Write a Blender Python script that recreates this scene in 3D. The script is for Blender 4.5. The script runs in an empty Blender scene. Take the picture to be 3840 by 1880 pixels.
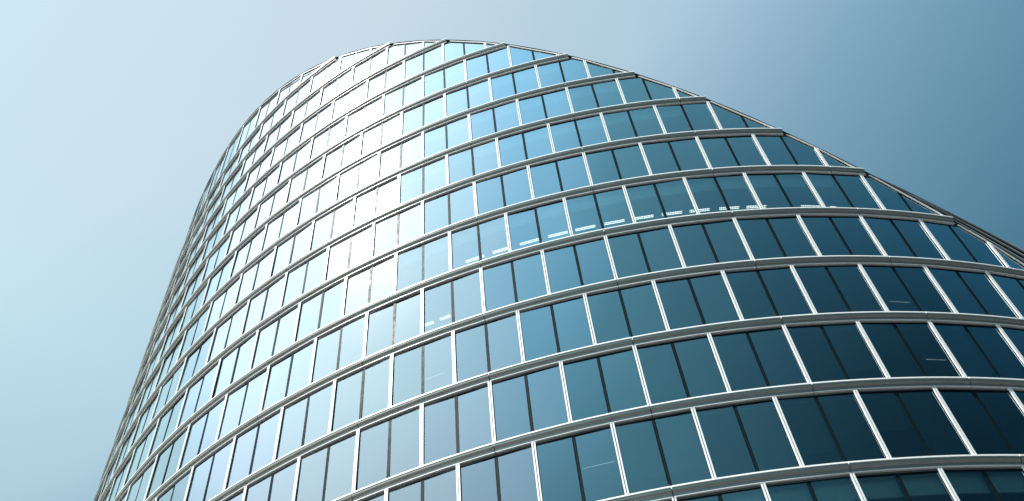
import bpy, math, random
from mathutils import Vector, Matrix
random.seed(7)
scene = bpy.context.scene
COL = scene.collection
sin, cos, rad = math.sin, math.cos, math.radians

# ------------------------------------------------------------------ survey of the tower (metres)
EYE = 1.6
CX, CY, R = 8.219, 68.007, 41.98         # cylinder axis and facade radius
A0, DA = -0.234915, 0.0357291            # angle of grid line 0 and of one pane (1.5 m)
Z0, H = 70.249 + EYE, 3.7974             # ledge of the topmost cornice, storey height
SX, SY, SZ = -1.1053, -0.6836, 78.382 + EYE   # sloping plane that cuts the tower: z = SX*x + SY*y + SZ
N_LEFT, N_RIGHT = -46, 36
K_LAST = 18                              # lowest storey built in full

# plan of the facade: a circle that flattens a little on the left flank (grid lines below -13)
PH = .0125
def _plan():
    i0 = int(round((-13 - N_LEFT) / PH)); n_all = int(round((N_RIGHT + 8 - N_LEFT) / PH)) + 1
    A, X, Y = [0.0] * n_all, [0.0] * n_all, [0.0] * n_all
    for i in range(i0, n_all):
        n = N_LEFT + i * PH
        A[i] = A0 + DA * n; X[i] = CX + R * sin(A[i]); Y[i] = CY - R * cos(A[i])
    for i in range(i0 - 1, -1, -1):
        n = N_LEFT + i * PH
        d = DA * (1 - .36 * min(1, (-13 - n) / 7))
        am = A[i + 1] - d * PH / 2
        X[i] = X[i + 1] - R * DA * PH * cos(am); Y[i] = Y[i + 1] - R * DA * PH * sin(am); A[i] = A[i + 1] - d * PH
    return A, X, Y
PA, PX, PY = _plan()
def _lerp(tab, n):
    f = max(0.0, min(len(tab) - 1.001, (n - N_LEFT) / PH)); i = int(f)
    return tab[i] + (tab[i + 1] - tab[i]) * (f - i)
def ang(n): return _lerp(PA, n)
def pt(n, r=0.0, z=0.0):
    a = ang(n)
    return Vector((_lerp(PX, n) + r * sin(a), _lerp(PY, n) - r * cos(a), z))
def zk(k): return Z0 - k * H
def zplane(p): return SX * p[0] + SY * p[1] + SZ
def zrim(n, r=0.0): return zplane(pt(n, r))

# ------------------------------------------------------------------ materials
def new_mat(name):
    m = bpy.data.materials.new(name); m.use_nodes = True
    nt = m.node_tree
    return m, nt, nt.nodes['Principled BSDF']

def noise_rough(nt, b, lo, hi, scale=3.0, col=None, dcol=None):
    tc = nt.nodes.new('ShaderNodeTexCoord')
    nz = nt.nodes.new('ShaderNodeTexNoise'); nz.inputs['Scale'].default_value = scale; nz.inputs['Detail'].default_value = 6
    nt.links.new(tc.outputs['Object'], nz.inputs['Vector'])
    mr = nt.nodes.new('ShaderNodeMapRange'); mr.inputs['From Min'].default_value = .3; mr.inputs['From Max'].default_value = .7
    mr.inputs['To Min'].default_value = lo; mr.inputs['To Max'].default_value = hi
    nt.links.new(nz.outputs['Fac'], mr.inputs['Value']); nt.links.new(mr.outputs['Result'], b.inputs['Roughness'])
    if col:
        mx = nt.nodes.new('ShaderNodeMix'); mx.data_type = 'RGBA'
        mx.inputs['A'].default_value = (*col, 1); mx.inputs['B'].default_value = (*dcol, 1)
        nt.links.new(nz.outputs['Fac'], mx.inputs['Factor']); nt.links.new(mx.outputs['Result'], b.inputs['Base Color'])

def metal(name, col, dcol, metallic, lo, hi, scale=3.0):
    m, nt, b = new_mat(name)
    b.inputs['Metallic'].default_value = metallic
    noise_rough(nt, b, lo, hi, scale, col, dcol)
    return m

M_WHITE = metal('white_aluminium', (.70, .715, .725), (.62, .635, .645), .0, .28, .42)
M_CORN = metal('grey_cornice_metal', (.27, .283, .277), (.19, .20, .195), .55, .30, .42, 1.3)
M_LIP = metal('ledge_metal', (.78, .79, .80), (.70, .715, .725), .0, .3, .42)
M_DARK = metal('dark_gasket', (.006, .008, .009), (.004, .005, .006), .0, .5, .7)
M_MULL = metal('dark_mullion_metal', (.005, .012, .015), (.003, .008, .010), .0, .35, .5)
M_SEAM = metal('grey_joint_metal', (.035, .042, .043), (.025, .03, .031), .0, .4, .55)
M_HEAD = metal('head_rail_metal', (.12, .125, .13), (.09, .095, .10), .0, .4, .5)
M_LOUV = metal('louvre_metal', (.26, .28, .285), (.2, .215, .22), .3, .35, .5)
M_ROOF = metal('roof_membrane', (.22, .23, .23), (.17, .18, .18), .0, .7, .85)
M_CEIL = metal('white_ceiling', (.40, .41, .40), (.34, .35, .34), .0, .8, .9)
M_SLAB = metal('grey_carpet', (.13, .14, .15), (.10, .11, .12), .0, .85, .95)
M_CORE = metal('core_wall_plaster', (.12, .13, .13), (.09, .10, .10), .0, .8, .9)
M_BLIND = metal('blind_slat', (.28, .30, .31), (.22, .24, .25), .0, .45, .6)
M_BULK = metal('white_bulkhead', (.85, .86, .85), (.80, .81, .80), .0, .75, .85)

for _m in (M_DARK, M_MULL, M_SEAM): _m.node_tree.nodes['Principled BSDF'].inputs['Specular IOR Level'].default_value = .03

def glass_mat():
    m = bpy.data.materials.new('coated_glass'); m.use_nodes = True
    nt = m.node_tree; nt.nodes.clear()
    L = nt.links.new
    out = nt.nodes.new('ShaderNodeOutputMaterial')
    tr = nt.nodes.new('ShaderNodeBsdfTransparent'); tr.inputs['Color'].default_value = (.42, .62, .67, 1)
    gl = nt.nodes.new('ShaderNodeBsdfGlossy'); gl.distribution = 'BECKMANN'
    gl.inputs['Color'].default_value = (.86, .975, 1.0, 1); gl.inputs['Roughness'].default_value = GLASS_ROUGH
    # double glazing: coated air/glass surfaces, each reflecting by Fresnel: 1 - (1 - F)^n
    fr0 = nt.nodes.new('ShaderNodeFresnel'); fr0.inputs['IOR'].default_value = GLASS_IOR
    m1 = nt.nodes.new('ShaderNodeMath'); m1.operation = 'SUBTRACT'; m1.inputs[0].default_value = 1.0
    m2 = nt.nodes.new('ShaderNodeMath'); m2.operation = 'POWER'; m2.inputs[1].default_value = 6.0
    m3 = nt.nodes.new('ShaderNodeMath'); m3.operation = 'SUBTRACT'; m3.inputs[0].default_value = 1.0
    L(fr0.outputs['Fac'], m1.inputs[1]); L(m1.outputs[0], m2.inputs[0]); L(m2.outputs[0], m3.inputs[1])
    # very slight waviness of the toughened panes
    tc = nt.nodes.new('ShaderNodeTexCoord')
    nz = nt.nodes.new('ShaderNodeTexNoise'); nz.inputs['Scale'].default_value = .55; nz.inputs['Detail'].default_value = 2
    L(tc.outputs['Object'], nz.inputs['Vector'])
    bp = nt.nodes.new('ShaderNodeBump'); bp.inputs['Strength'].default_value = .25; bp.inputs['Distance'].default_value = .012
    L(nz.outputs['Fac'], bp.inputs['Height']); L(bp.outputs['Normal'], gl.inputs['Normal'])
    mx = nt.nodes.new('ShaderNodeMixShader')
    L(m3.outputs[0], mx.inputs['Fac']); L(tr.outputs['BSDF'], mx.inputs[1]); L(gl.outputs['BSDF'], mx.inputs[2])
    L(mx.outputs['Shader'], out.inputs['Surface'])
    return m
GLASS_IOR, GLASS_ROUGH = 1.52, 0.02
M_GLASS = glass_mat()
M_CLEAR = bpy.data.materials.new('clear_back_of_pane'); M_CLEAR.use_nodes = True
_nt = M_CLEAR.node_tree; _nt.nodes.clear()
_o = _nt.nodes.new('ShaderNodeOutputMaterial'); _t = _nt.nodes.new('ShaderNodeBsdfTransparent')
_nt.links.new(_t.outputs['BSDF'], _o.inputs['Surface'])

M_LAMP, _nt, _b = new_mat('lamp_diffuser')
_b.inputs['Base Color'].default_value = (.8, .8, .78, 1)
_b.inputs['Emission Color'].default_value = (1, .80, .70, 1); _b.inputs['Emission Strength'].default_value = 1.5

def ground_mat():
    m, nt, b = new_mat('plaza_paving')
    tc = nt.nodes.new('ShaderNodeTexCoord')
    br = nt.nodes.new('ShaderNodeTexBrick'); br.inputs['Scale'].default_value = 1.0
    br.inputs['Color1'].default_value = (.075, .073, .07, 1); br.inputs['Color2'].default_value = (.06, .059, .057, 1)
    br.inputs['Mortar'].default_value = (.035, .035, .034, 1); br.inputs['Mortar Size'].default_value = .01
    nt.links.new(tc.outputs['Object'], br.inputs['Vector']); nt.links.new(br.outputs['Color'], b.inputs['Base Color'])
    b.inputs['Roughness'].default_value = .8
    return m
M_GROUND = ground_mat()

# ------------------------------------------------------------------ mesh helper
class MB:
    def __init__(s): s.v, s.f, s.m, s.mats = [], [], [], []
    def mat(s, m):
        if m not in s.mats: s.mats.append(m)
        return s.mats.index(m)
    def face(s, pts, m):
        i = len(s.v); s.v += [tuple(p) for p in pts]
        s.f.append(tuple(range(i, i + len(pts)))); s.m.append(s.mat(m))
    def prism(s, front, back, m, m_back=None, m_side=None):
        """front, back: matching loops; front is counter-clockwise seen from outside"""
        i = len(s.v); n = len(front)
        s.v += [tuple(p) for p in front] + [tuple(p) for p in back]
        s.f.append(tuple(range(i, i + n))); s.m.append(s.mat(m))
        s.f.append(tuple(range(i + 2 * n - 1, i + n - 1, -1))); s.m.append(s.mat(m_back or m))
        for j in range(n):
            k = (j + 1) % n
            s.f.append((i + j, i + n + j, i + n + k, i + k)); s.m.append(s.mat(m_side or m))
    def sweep(s, rings, m, closed=True, caps=True):
        """rings: list of equal-length loops"""
        i = len(s.v); n = len(rings[0]); mi = s.mat(m)
        for r in rings: s.v += [tuple(p) for p in r]
        for a in range(len(rings) - 1):
            for j in range(n if closed else n - 1):
                k = (j + 1) % n
                s.f.append((i + a * n + j, i + a * n + k, i + (a + 1) * n + k, i + (a + 1) * n + j)); s.m.append(mi)
        if caps and closed:
            s.f.append(tuple(range(i + n - 1, i - 1, -1))); s.m.append(mi)
            b = i + (len(rings) - 1) * n
            s.f.append(tuple(range(b, b + n))); s.m.append(mi)
    def build(s, name, parent=None, smooth=False):
        me = bpy.data.meshes.new(name); me.from_pydata(s.v, [], s.f)
        for m in s.mats: me.materials.append(m)
        me.polygons.foreach_set('material_index', s.m)
        me.update()
        o = bpy.data.objects.new(name, me); COL.objects.link(o)
        if parent:
            o.parent = parent
            w = Matrix.Translation(world_loc[parent.name] * -1) if parent.name in world_loc else None
            if w: me.transform(w)
        world_loc[o.name] = world_loc.get(parent.name, Vector((0, 0, 0))) if parent else Vector((0, 0, 0))
        if smooth:
            me.polygons.foreach_set('use_smooth', [True] * len(me.polygons))
        return o
world_loc = {}

def clip(poly, nx, ny, d):
    """keep the part of the 2D polygon where nx*x + ny*y <= d"""
    out = []
    for i in range(len(poly)):
        a, b = poly[i], poly[(i + 1) % len(poly)]
        da, db = nx * a[0] + ny * a[1] - d, nx * b[0] + ny * b[1] - d
        if da <= 1e-9: out.append(a)
        if (da < -1e-9 and db > 1e-9) or (da > 1e-9 and db < -1e-9):
            t = da / (da - db); out.append((a[0] + t * (b[0] - a[0]), a[1] + t * (b[1] - a[1])))
    cl = []
    for p in out:
        if not cl or abs(p[0] - cl[-1][0]) + abs(p[1] - cl[-1][1]) > 1e-6: cl.append(p)
    if len(cl) > 1 and abs(cl[0][0] - cl[-1][0]) + abs(cl[0][1] - cl[-1][1]) < 1e-6: cl.pop()
    return cl if len(cl) >= 3 else []
def area(p): return abs(sum(p[i][0] * p[(i + 1) % len(p)][1] - p[(i + 1) % len(p)][0] * p[i][1] for i in range(len(p)))) / 2 if p else 0

# ------------------------------------------------------------------ camera
cam = bpy.data.cameras.new('camera'); cam.sensor_width = 36; cam.lens = 3583.3 / 3840 * 36
cam.clip_end = 6000; cam.clip_start = .1
co = bpy.data.objects.new('camera', cam); COL.objects.link(co)
CR = Vector((0.99240803, 0.09889413, -0.07311808)); CU = Vector((0.12298903, -0.79798436, 0.58999548)); CF = Vector((0, 0.59450897, 0.80408898))
co.matrix_world = Matrix(((CR.x, CU.x, -CF.x, 0), (CR.y, CU.y, -CF.y, 0), (CR.z, CU.z, -CF.z, EYE), (0, 0, 0, 1)))
scene.camera = co
def project(p):
    d = Vector(p) - Vector((0, 0, EYE)); w = d.dot(CF)
    return (1920 + 3583.3 * d.dot(CR) / w, 940 - 3583.3 * d.dot(CU) / w)

# ------------------------------------------------------------------ the tower
tower = bpy.data.objects.new('office_tower', None); COL.objects.link(tower)
tower.location = (CX, CY, 0); world_loc['office_tower'] = Vector((CX, CY, 0))
tower['label'] = 'round blue glass office tower with curved silver cornices and a steeply sloping top'
tower['category'] = 'building'

def steps(n0, n1, d=.25):
    c = max(1, int(math.ceil((n1 - n0) / d)))
    return [n0 + (n1 - n0) * i / c for i in range(c + 1)]

def rim_n(z, lo=-14.0, hi=N_RIGHT):
    """grid coordinate where the sloping plane passes height z on the right-hand flank"""
    for _ in range(60):
        m = (lo + hi) / 2
        if zrim(m) > z: lo = m
        else: hi = m
    return lo

# cornice profiles (radial offset, height below the ledge)
LIP = [(-.10, .0), (.135, .0), (.150, -.012), (.150, -.072), (.138, -.080), (-.10, -.080)]
NOSE = [(.132, -.084)]
for i in range(9):
    t = i / 8 * math.pi / 2
    NOSE.append((.025 + .100 * cos(t), -.095 - .150 * sin(t)))
FASCIA = [(.022, -.252), (.012, -.372), (-.10, -.372), (-.10, -.084)]
TRIM = [(-.10, -.376), (.030, -.376), (.036, -.380), (.036, -.402), (.030, -.406), (-.10, -.406)]

def ring_pts(n, prof, z):
    return [pt(n, r, z + dz) for r, dz in prof]

def cornice(k):
    z = zk(k)
    nr = rim_n(z - .05)
    if k >= 17: nr = min(nr, N_RIGHT)
    off = (0 if True else 0)
    # 3 m long panels two units wide, real 14 mm joints between them
    edges = [n for n in range(N_LEFT - (N_LEFT % 4), N_RIGHT + 4, 4)]
    lip, face, trim = MB(), MB(), MB()
    g = .010
    for e in edges:
        a, b = max(e + g, N_LEFT), min(e + 4 - g, nr)
        if b - a < .05: continue
        st = steps(a, b)
        face.sweep([ring_pts(n, NOSE + FASCIA, z)[::-1] for n in st], M_CORN)
        trim.sweep([ring_pts(n, TRIM, z) for n in st], M_WHITE)
        lip.sweep([ring_pts(n, LIP, z) for n in st], M_LIP)
    st = steps(N_LEFT, nr - .03)
    face.sweep([[pt(n, -.16, z - .05), pt(n, -.12, z - .05), pt(n, -.12, z - .40), pt(n, -.16, z - .40)] for n in st], M_DARK)
    o = face.build('cornice', tower)
    # smooth only the nose
    lip.build('ledge', o); trim.build('lower_trim', o)
    return o

def plane_line(nL, L, p0, ux, uy):
    pass

UNITS = []
def unit_frame(k, n0):
    """local frame of a flat two-pane unit: origin, tangent, outward normal, length"""
    a, b = pt(n0), pt(n0 + 2)
    t = (b - a); L = t.length; t.normalize()
    nrm = Vector((t.y, -t.x, 0))
    return a, t, nrm, L

GAP, JAMB = .014, .060
def window_geo(k, n0, rnd):
    """returns dict of 2D pieces for the unit of row k (below cornice k) starting at grid line n0"""
    a, t, nrm, L = unit_frame(k, n0)
    zb = zk(k + 1) - .02
    zt = zk(k) - .425 if k >= 0 else 200.0
    # cut line along the chord: z <= za + s*u
    za = zplane(a); s = SX * t.x + SY * t.y
    q = [(GAP, zb), (L - GAP, zb), (L - GAP, zt), (GAP, zt)]
    c = 1 / math.hypot(1, s)
    q = clip(q, -s * c, c, (za - .09) * c)
    if not q or area(q) < .02: return None
    rem = q
    strips = []
    # jambs, slope rail, head, sill in order; each butts against the ones before
    cuts = [(-1, 0, -(GAP + JAMB), 'jamb'), (1, 0, L - GAP - JAMB, 'jamb'), (-s * c, c, (za - .09) * c - .062, 'slope'),
            (0, 1, zt - .046, 'gap'), (0, 1, zt - .046 - .030, 'head'), (0, -1, -(zb + .095), 'sill')]
    for nx, ny, d, kind in cuts:
        st = clip(rem, -nx, -ny, -d)
        if st and area(st) > 1e-4: strips.append((kind, st))
        rem = clip(rem, nx, ny, d)
        if not rem: break
    gask = []
    if rem:
        for nx, ny, d in [(-1, 0, -(GAP + JAMB + .016)), (1, 0, L - GAP - JAMB - .016), (-s * c, c, (za - .09) * c - .062 - .03), (0, 1, zt - .076 - .060), (0, -1, -(zb + .095 + .012))]:
            st = clip(rem, -nx, -ny, -d)
            if st and area(st) > 1e-4: gask.append(st)
            rem = clip(rem, nx, ny, d)
            if not rem: break
    panes, mull, seam = [], [], []
    if rem:
        mid = L / 2
        l = clip(rem, 1, 0, mid - .066); r = clip(rem, -1, 0, -(mid + .066))
        m1 = clip(clip(rem, -1, 0, -(mid - .066)), 1, 0, mid - .007)
        m2 = clip(clip(rem, -1, 0, -(mid + .007)), 1, 0, mid + .066)
        sm = clip(clip(rem, -1, 0, -(mid - .007)), 1, 0, mid + .007)
        panes = [p for p in (l, r) if p]; mull = [p for p in (m1, m2) if p]; seam = [sm] if sm else []
    return dict(a=a, t=t, n=nrm, L=L, strips=strips, gask=gask, panes=panes, mull=mull, seam=seam, zb=zb, zt=zt, tu=rnd.gauss(0, .006), tz=rnd.gauss(0, .004))

def lift(g, poly, w): return [g['a'] + g['t'] * u + g['n'] * w + Vector((0, 0, z)) for u, z in poly]

WF = {'jamb': .034, 'slope': .040, 'gap': -.060, 'head': -.022, 'sill': .034}
def put_frame(mb, g):
    for kind, st in g['strips']:
        mb.prism(lift(g, st, WF[kind]), lift(g, st, -.10), M_DARK if kind == 'gap' else M_HEAD if kind == 'head' else M_WHITE)
    for st in g['gask']:
        mb.prism(lift(g, st, -.018), lift(g, st, -.10), M_DARK)
    # dark backing behind the joint with the next unit
    top = max((z for k, st in g['strips'] for u, z in st if k == 'jamb' and u < .1), default=None)
    if top:
        q = [(-GAP + .0005, g['zb']), (GAP - .0005, g['zb']), (GAP - .0005, top), (-GAP + .0005, top)]
        mb.prism(lift(g, q, -.01), lift(g, q, -.10), M_DARK)
def put_glass(mb, g, rnd):
    for p in g['panes']:
        # each pane sits a hair out of true, as real glazing does
        us = [u for u, z in p]; zs = [z for u, z in p]
        cu, cz = (min(us) + max(us)) / 2, (min(zs) + max(zs)) / 2
        tu, tz = g['tu'] + rnd.gauss(0, .0030), g['tz'] + rnd.gauss(0, .0022)
        w = lambda u, z: -.040 + (u - cu) * tu + (z - cz) * tz
        fr = [g['a'] + g['t'] * u + g['n'] * w(u, z) + Vector((0, 0, z)) for u, z in p]
        bk = [g['a'] + g['t'] * u + g['n'] * (w(u, z) - .028) + Vector((0, 0, z)) for u, z in p]
        mb.prism(fr, bk, M_GLASS, M_CLEAR, M_CLEAR)
def put_mull(mb, g):
    for p in g['mull']: mb.prism(lift(g, p, -.026), lift(g, p, -.14), M_MULL)
    for p in g['seam']: mb.prism(lift(g, p, -.030), lift(g, p, -.12), M_SEAM)

BLIND_ROWS = {9: .25, 10: .7, 11: .85, 12: .92, 7: .3, 6: .15}
def put_blind(mb, g, k, rnd):
    any_ = False
    for p in g['panes']:
        if rnd.random() > BLIND_ROWS.get(k, 0): continue
        us = [u for u, z in p]; zs = [z for u, z in p]
        u0, u1 = min(us) + .03, max(us) - .03
        zt = max(zs) - .04
        if max(zs) - min(zs) < 2.6 or len(p) != 4: continue
        drop = rnd.choice([1, 1, 1, 1, .8, .55]) * (zt - min(zs) - .06)
        tilt = rnd.choice([rad(35), rad(48), rad(58), rad(65)])
        z = zt - .08
        q = [(u0, zt - .05), (u1, zt - .05), (u1, zt), (u0, zt)]
        mb.prism(lift(g, q, -.16), lift(g, q, -.22), M_BLIND)
        dy, dz = .030 * cos(tilt), .030 * sin(tilt)
        while z > zt - drop:
            mb.face([g['a'] + g['t'] * u + g['n'] * (-.19 + s * dy) + Vector((0, 0, z + s2 * dz)) for u, s, s2 in ((u0, 1, -1), (u1, 1, -1), (u1, -1, 1), (u0, -1, 1))], M_BLIND)
            z -= .052
        any_ = True
    return any_

def visible_area(k, n0):
    g = [project(pt(n0 + du, 0, min(zz, zrim(n0 + du)))) for du, zz in ((0, zk(k + 1)), (2, zk(k + 1)), (2, zk(k) - .45 if k >= 0 else 200), (0, zk(k) - .45 if k >= 0 else 200))]
    # facing the camera?
    a, t, nrm, L = unit_frame(k, n0)
    if nrm.dot(Vector((a.x, a.y, 0))) > 0: return 0
    poly = clip(clip(clip(clip(g, 1, 0, 3840), -1, 0, 0), 0, 1, 1880), 0, -1, 0)
    return area(poly) if poly else 0

units = []
for k in range(-1, K_LAST):
    par = (k + 1) % 2
    for n0 in range(N_LEFT, N_RIGHT, 1):
        if (n0 - par) % 2: continue
        if k == -1 and n0 < -60: continue
        units.append((visible_area(k, n0), k, n0))
units.sort(reverse=True)
keep = {(k, n) for ar, k, n in units[:100]}
rest_f, rest_g = MB(), MB()
for ar, k, n0 in sorted(units, key=lambda u: (u[1], u[2])):
    rnd = random.Random(k * 1000 + n0)
    g = window_geo(k, n0, rnd)
    if not g: continue
    if (k, n0) in keep:
        f = MB(); put_frame(f, g); w = f.build('window', tower)
        gl = MB(); put_glass(gl, g, rnd)
        if gl.f: gl.build('glass', w)
        m = MB(); put_mull(m, g)
        if m.f: m.build('mullion', w)
        b = MB()
        if put_blind(b, g, k, rnd): b.build('blind', w)
    else:
        put_frame(rest_f, g); put_glass(rest_f, g, rnd); put_mull(rest_f, g)
o = rest_f.build('window', tower); o['kind'] = 'stuff'

for k in range(0, K_LAST + 1): cornice(k)

# ------------------------------------------------------------------ sloping top: coping, roof, louvre screen
PN = Vector((-SX, -SY, 1)).normalized()
def rim_frame(n, r=0.0):
    p = pt(n, r); p.z = zplane(p)
    a = ang(n); T = Vector((cos(a), sin(a), 0)); T.z = SX * T.x + SY * T.y; T.normalize()
    I = PN.cross(T)
    if I.dot(Vector((-sin(a), cos(a), 0))) < 0: I.negate()
    return p, T, I
def rim_tube(mb, ns, prof, m, r=0.0):
    """prof: list of (inset along the plane, height along its normal)"""
    rings = []
    for n in ns:
        p, T, I = rim_frame(n, r)
        rings.append([p + I * i + PN * h for i, h in prof])
    mb.sweep(rings, m)
cop = MB()
rim_tube(cop, steps(N_LEFT, N_RIGHT - 2, .25), [(-.035, -.055), (.55, -.055), (.55, .03), (-.035, .03)], M_SEAM)
cop.build('coping', tower)

roof = MB()
ring = []
for n in steps(N_LEFT, N_RIGHT - 2, 1):
    p, T, I = rim_frame(n); ring.append(p + I * .45 - PN * .08)
roof.prism(ring, [p - PN * .35 for p in ring], M_ROOF)
roof.build('roof', tower)

scr = None
NB = 4
for j in range(NB):
    mb = MB(); rings = []
    for n in steps(12.2, N_RIGHT - 6, .25):
        p, T, I = rim_frame(n)
        hh = max(.06, .75 * (n - 12.2)) if n < 19 else 5.1
        h0 = hh * j / NB + .03; h1 = hh * (j + .60) / NB + .03
        rings.append([p + I * .10 + PN * h0, p + I * .16 + PN * h0, p + I * .22 + PN * h1, p + I * .16 + PN * h1])
    mb.sweep(rings, M_LOUV)
    if scr is None: scr = mb.build('louvre_screen', tower)
    else: mb.build('blade', scr)
back = MB(); rings = []
for n in steps(12.2, N_RIGHT - 6, .25):
    p, T, I = rim_frame(n); hh = max(.06, .75 * (n - 12.2)) if n < 19 else 5.1
    rings.append([p + I * .26 + PN * .03, p + I * .30 + PN * .03, p + I * .30 + PN * (hh * .97 + .03), p + I * .26 + PN * (hh * .97 + .03)])
back.sweep(rings, M_DARK); back.build('backing', scr)

# ------------------------------------------------------------------ inside: floors, ceilings, core
def ring_band(mb, k, r0, r1, z0, z1, m, m_bot=None):
    for n in range(N_LEFT, N_RIGHT - 1, 2):
        # stop where the sloping plane has cut the storey away
        if min(zrim(n, r1), zrim(n + 2, r1), zrim(n, r0), zrim(n + 2, r0)) < z1 + .2: continue
        q = [pt(n, r0), pt(n + 2, r0), pt(n + 2, r1), pt(n, r1)]
        top = [Vector((p.x, p.y, z1)) for p in q]; bot = [Vector((p.x, p.y, z0)) for p in q]
        mb.prism(top, bot, m, m_bot or m)
for k in range(0, K_LAST + 1):
    z = zk(k)
    mb = MB(); ring_band(mb, k, -.17, -9.0, z - .40, z - .06, M_SLAB, M_CEIL)
    s = mb.build('floor_slab', tower)
    if k in (3, 4, 5, 6, 8, 13):
        b = MB(); ring_band(b, k, -.32, -.40, z - 1.25, z - .405, M_BULK); b.build('bulkhead', s)
core = MB(); 
for n in range(N_LEFT, N_RIGHT - 1, 2):
    zt = min(zrim(n, -9.1), zrim(n + 2, -9.1), zrim(n, -9.4), zrim(n + 2, -9.4)) - .6
    if zt < 3: continue
    q = [pt(n, -9.1), pt(n + 2, -9.1), pt(n + 2, -9.4), pt(n, -9.4)]
    core.prism([Vector((p.x, p.y, zt)) for p in q], [Vector((p.x, p.y, 0)) for p in q], M_CORE)
core.build('core_wall', tower)

# ------------------------------------------------------------------ lamps on the ceilings, one to a pane where they are lit
M_DIM, _nt, _b = new_mat('dimmed_lamp_diffuser')
_b.inputs['Base Color'].default_value = (.8, .8, .78, 1)
_b.inputs['Emission Color'].default_value = (1, .85, .75, 1); _b.inputs['Emission Strength'].default_value = .35
M_TRAY = metal('lamp_tray_metal', (.5, .5, .5), (.42, .42, .42), .0, .4, .5)
def ceiling_light(k, n, length, label, group, depth=2.03, one=False):
    o = bpy.data.objects.new('ceiling_light', None); COL.objects.link(o)
    base = pt(n, -depth, zk(k) - .405)
    o.location = base; world_loc[o.name] = base.copy()
    o['label'] = label; o['category'] = 'ceiling light'; o['group'] = group
    a = ang(n); T = Vector((cos(a), sin(a), 0)); Nn = Vector((sin(a), -cos(a), 0)); Z = Vector((0, 0, 1))
    def box(mb, u0, u1, v0, v1, z0, z1, m):
        q = [base + T * u + Nn * v for u, v in ((u0, v0), (u1, v0), (u1, v1), (u0, v1))]
        mb.prism([p + Z * z1 for p in q], [p + Z * z0 for p in q], m)
    h = length / 2; dw = .007 if one else .022
    mb = MB(); box(mb, -h, h, -.10, .10, -.050, 0, M_TRAY); mb.build('tray', o)
    for v in ((-.048, .048) if not one else (0,)):
        d = MB(); box(d, -h + .02, h - .02, v - dw, v + dw, -.062, -.0505, M_DIM if one else M_LAMP); d.build('diffuser', o)
    lv = MB()
    for i in range(9):
        u = -h + .06 + i * (2 * h - .12) / 8
        box(lv, u - .006, u + .006, -.095, .095, -.085, -.0625, M_TRAY)
    lv.build('louvre', o)
ROW = 'lit ceiling lights in a row behind one storey of windows'
ORD = ['first', 'second', 'third', 'fourth', 'fifth', 'sixth', 'seventh', 'eighth', 'ninth', 'tenth', 'eleventh', 'twelfth', 'thirteenth']
row8 = [-.62, .42, 1.45, 2.50, 3.50, 4.55, 5.59, 6.61, 7.60, 8.66, 9.64, 11.63, 12.71]
for i, n in enumerate(row8):
    ceiling_light(8, n, 1.06, 'twin strip ceiling light, %s from the left in the long row of lit lights' % ORD[i], ROW)
ONE = 'single lit ceiling lights behind other windows'
for k, n, ln, lab in ((9, -2.45, .52, 'short ceiling light, left of the pair one storey under the long lit row'),
                      (9, -1.84, .58, 'longer ceiling light, right of the pair one storey under the long lit row'),
                      (10, -2.34, 1.2, 'strip ceiling light low in a pale pane two storeys under the long lit row'),
                      (10, 12.76, 1.0, 'strip ceiling light in a dark pane, right end, two storeys under the long row'),
                      (11, 12.75, .95, 'ceiling light seen through dark louvred blinds near the right edge of the tower'),
                      (12, 2.40, 1.3, 'long strip ceiling light at the foot of a blue pane in the lowest full storey')):
    ceiling_light(k, n, ln, lab, ONE, one=k > 9)

# ------------------------------------------------------------------ ground
gr = MB()
gr.face([(-3000, -3000, 0), (3000, -3000, 0), (3000, 3000, 0), (-3000, 3000, 0)], M_GROUND)
g = gr.build('ground'); g['kind'] = 'structure'

# ------------------------------------------------------------------ daylight
SUN_AZ, SUN_EL = rad(-121.9), rad(55.4)      # azimuth clockwise from +Y
sd = Vector((sin(SUN_AZ) * cos(SUN_EL), cos(SUN_AZ) * cos(SUN_EL), sin(SUN_EL)))
sl = bpy.data.lights.new('sun', 'SUN'); sl.energy = 4.0; sl.angle = rad(.5); sl.color = (1, .96, .9)
so = bpy.data.objects.new('sun', sl); COL.objects.link(so)
so.rotation_euler = sd.to_track_quat('Z', 'Y').to_euler(); so.location = (-60, -40, 120)

w = bpy.data.worlds.new('World'); scene.world = w; w.use_nodes = True
nt = w.node_tree; bg = nt.nodes['Background']
sky = nt.nodes.new('ShaderNodeTexSky'); sky.sky_type = 'NISHITA'; sky.sun_disc = False
sky.sun_elevation = SUN_EL; sky.sun_rotation = SUN_AZ
sky.air_density = 1.0; sky.dust_density = 1.5; sky.ozone_density = 1.0; sky.altitude = 0
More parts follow.
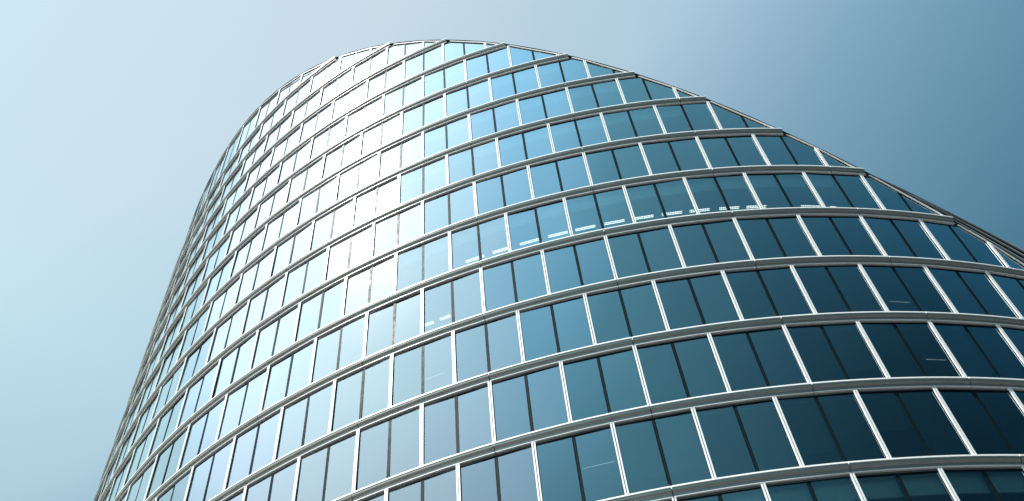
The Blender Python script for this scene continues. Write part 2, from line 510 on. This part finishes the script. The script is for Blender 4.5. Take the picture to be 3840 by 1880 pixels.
# this day's sky: milky around the sun, falling off to a deep blue away from it, plus an added dark patch behind the camera
L = nt.links.new
tc = nt.nodes.new('ShaderNodeTexCoord')
nv = nt.nodes.new('ShaderNodeVectorMath'); nv.operation = 'NORMALIZE'; L(tc.outputs['Generated'], nv.inputs[0])
def angle_ramp(direction, stops, hi):
    d = nt.nodes.new('ShaderNodeVectorMath'); d.operation = 'DOT_PRODUCT'; d.inputs[1].default_value = direction
    L(nv.outputs['Vector'], d.inputs[0])
    ac = nt.nodes.new('ShaderNodeMath'); ac.operation = 'ARCCOSINE'; L(d.outputs['Value'], ac.inputs[0])
    mr = nt.nodes.new('ShaderNodeMapRange'); mr.inputs['From Max'].default_value = rad(hi); L(ac.outputs[0], mr.inputs['Value'])
    cr = nt.nodes.new('ShaderNodeValToRGB'); cr.color_ramp.interpolation = 'LINEAR'
    el = cr.color_ramp.elements
    for i, (deg, c) in enumerate(stops):
        e = el[i] if i < 2 else el.new(deg / hi)
        e.position = deg / hi; e.color = (c[0] / 2, c[1] / 2, c[2] / 2, 1)
    L(mr.outputs['Result'], cr.inputs['Fac'])
    sc = nt.nodes.new('ShaderNodeVectorMath'); sc.operation = 'SCALE'; sc.inputs['Scale'].default_value = 2.0
    L(cr.outputs['Color'], sc.inputs[0])
    return sc.outputs['Vector']
r1 = angle_ramp(sd, [(0, (.85, .85, .90)), (3, (.46, .50, .55)), (8, (.41, .51, .58)), (12, (.52, .65, .72)), (16, (.71, .83, .88)), (21, (.94, 1.03, 1.04)), (27, (1.19, 1.22, 1.12)), (34, (.88, .945, .745)),
                     (46, (1.30, 1.21, .845)), (58, (1.36, 1.28, .91)), (67, (.82, .93, .72)), (80, (.34, .54, .465)), (105, (.16, .30, .28))], 180)
dd = Vector((sin(rad(138)) * cos(rad(28)), cos(rad(138)) * cos(rad(28)), sin(rad(28))))  # centre of the unseen dark sky patch, added to darken reflections in the glass
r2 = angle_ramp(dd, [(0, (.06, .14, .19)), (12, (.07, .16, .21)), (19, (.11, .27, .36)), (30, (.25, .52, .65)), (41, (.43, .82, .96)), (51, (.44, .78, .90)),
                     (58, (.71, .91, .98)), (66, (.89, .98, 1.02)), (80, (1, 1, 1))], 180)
r3 = angle_ramp((0, 0, 1), [(0, (1.2, 1.15, 1.08)), (22, (1.14, 1.10, 1.06)), (32, (1.07, 1.05, 1.02)), (45, (.91, .96, .935)), (54, (.735, .765, .755)), (90, (.70, .74, .73))], 180)
v1 = nt.nodes.new('ShaderNodeVectorMath'); v1.operation = 'MULTIPLY'; L(sky.outputs['Color'], v1.inputs[0]); L(r1, v1.inputs[1])
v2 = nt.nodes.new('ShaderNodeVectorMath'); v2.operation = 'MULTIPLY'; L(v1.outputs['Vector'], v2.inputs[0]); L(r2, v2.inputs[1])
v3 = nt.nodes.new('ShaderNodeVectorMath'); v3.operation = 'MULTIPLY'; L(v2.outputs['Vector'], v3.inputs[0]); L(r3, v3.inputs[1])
L(v3.outputs['Vector'], bg.inputs['Color']); bg.inputs['Strength'].default_value = .12

scene.render.engine = 'CYCLES'
scene.view_settings.view_transform = 'Standard'; scene.view_settings.look = 'None'
scene.view_settings.exposure = 1.3; scene.view_settings.gamma = 1.0
scene.cycles.transparent_max_bounces = 12
scene.cycles.max_bounces = 8
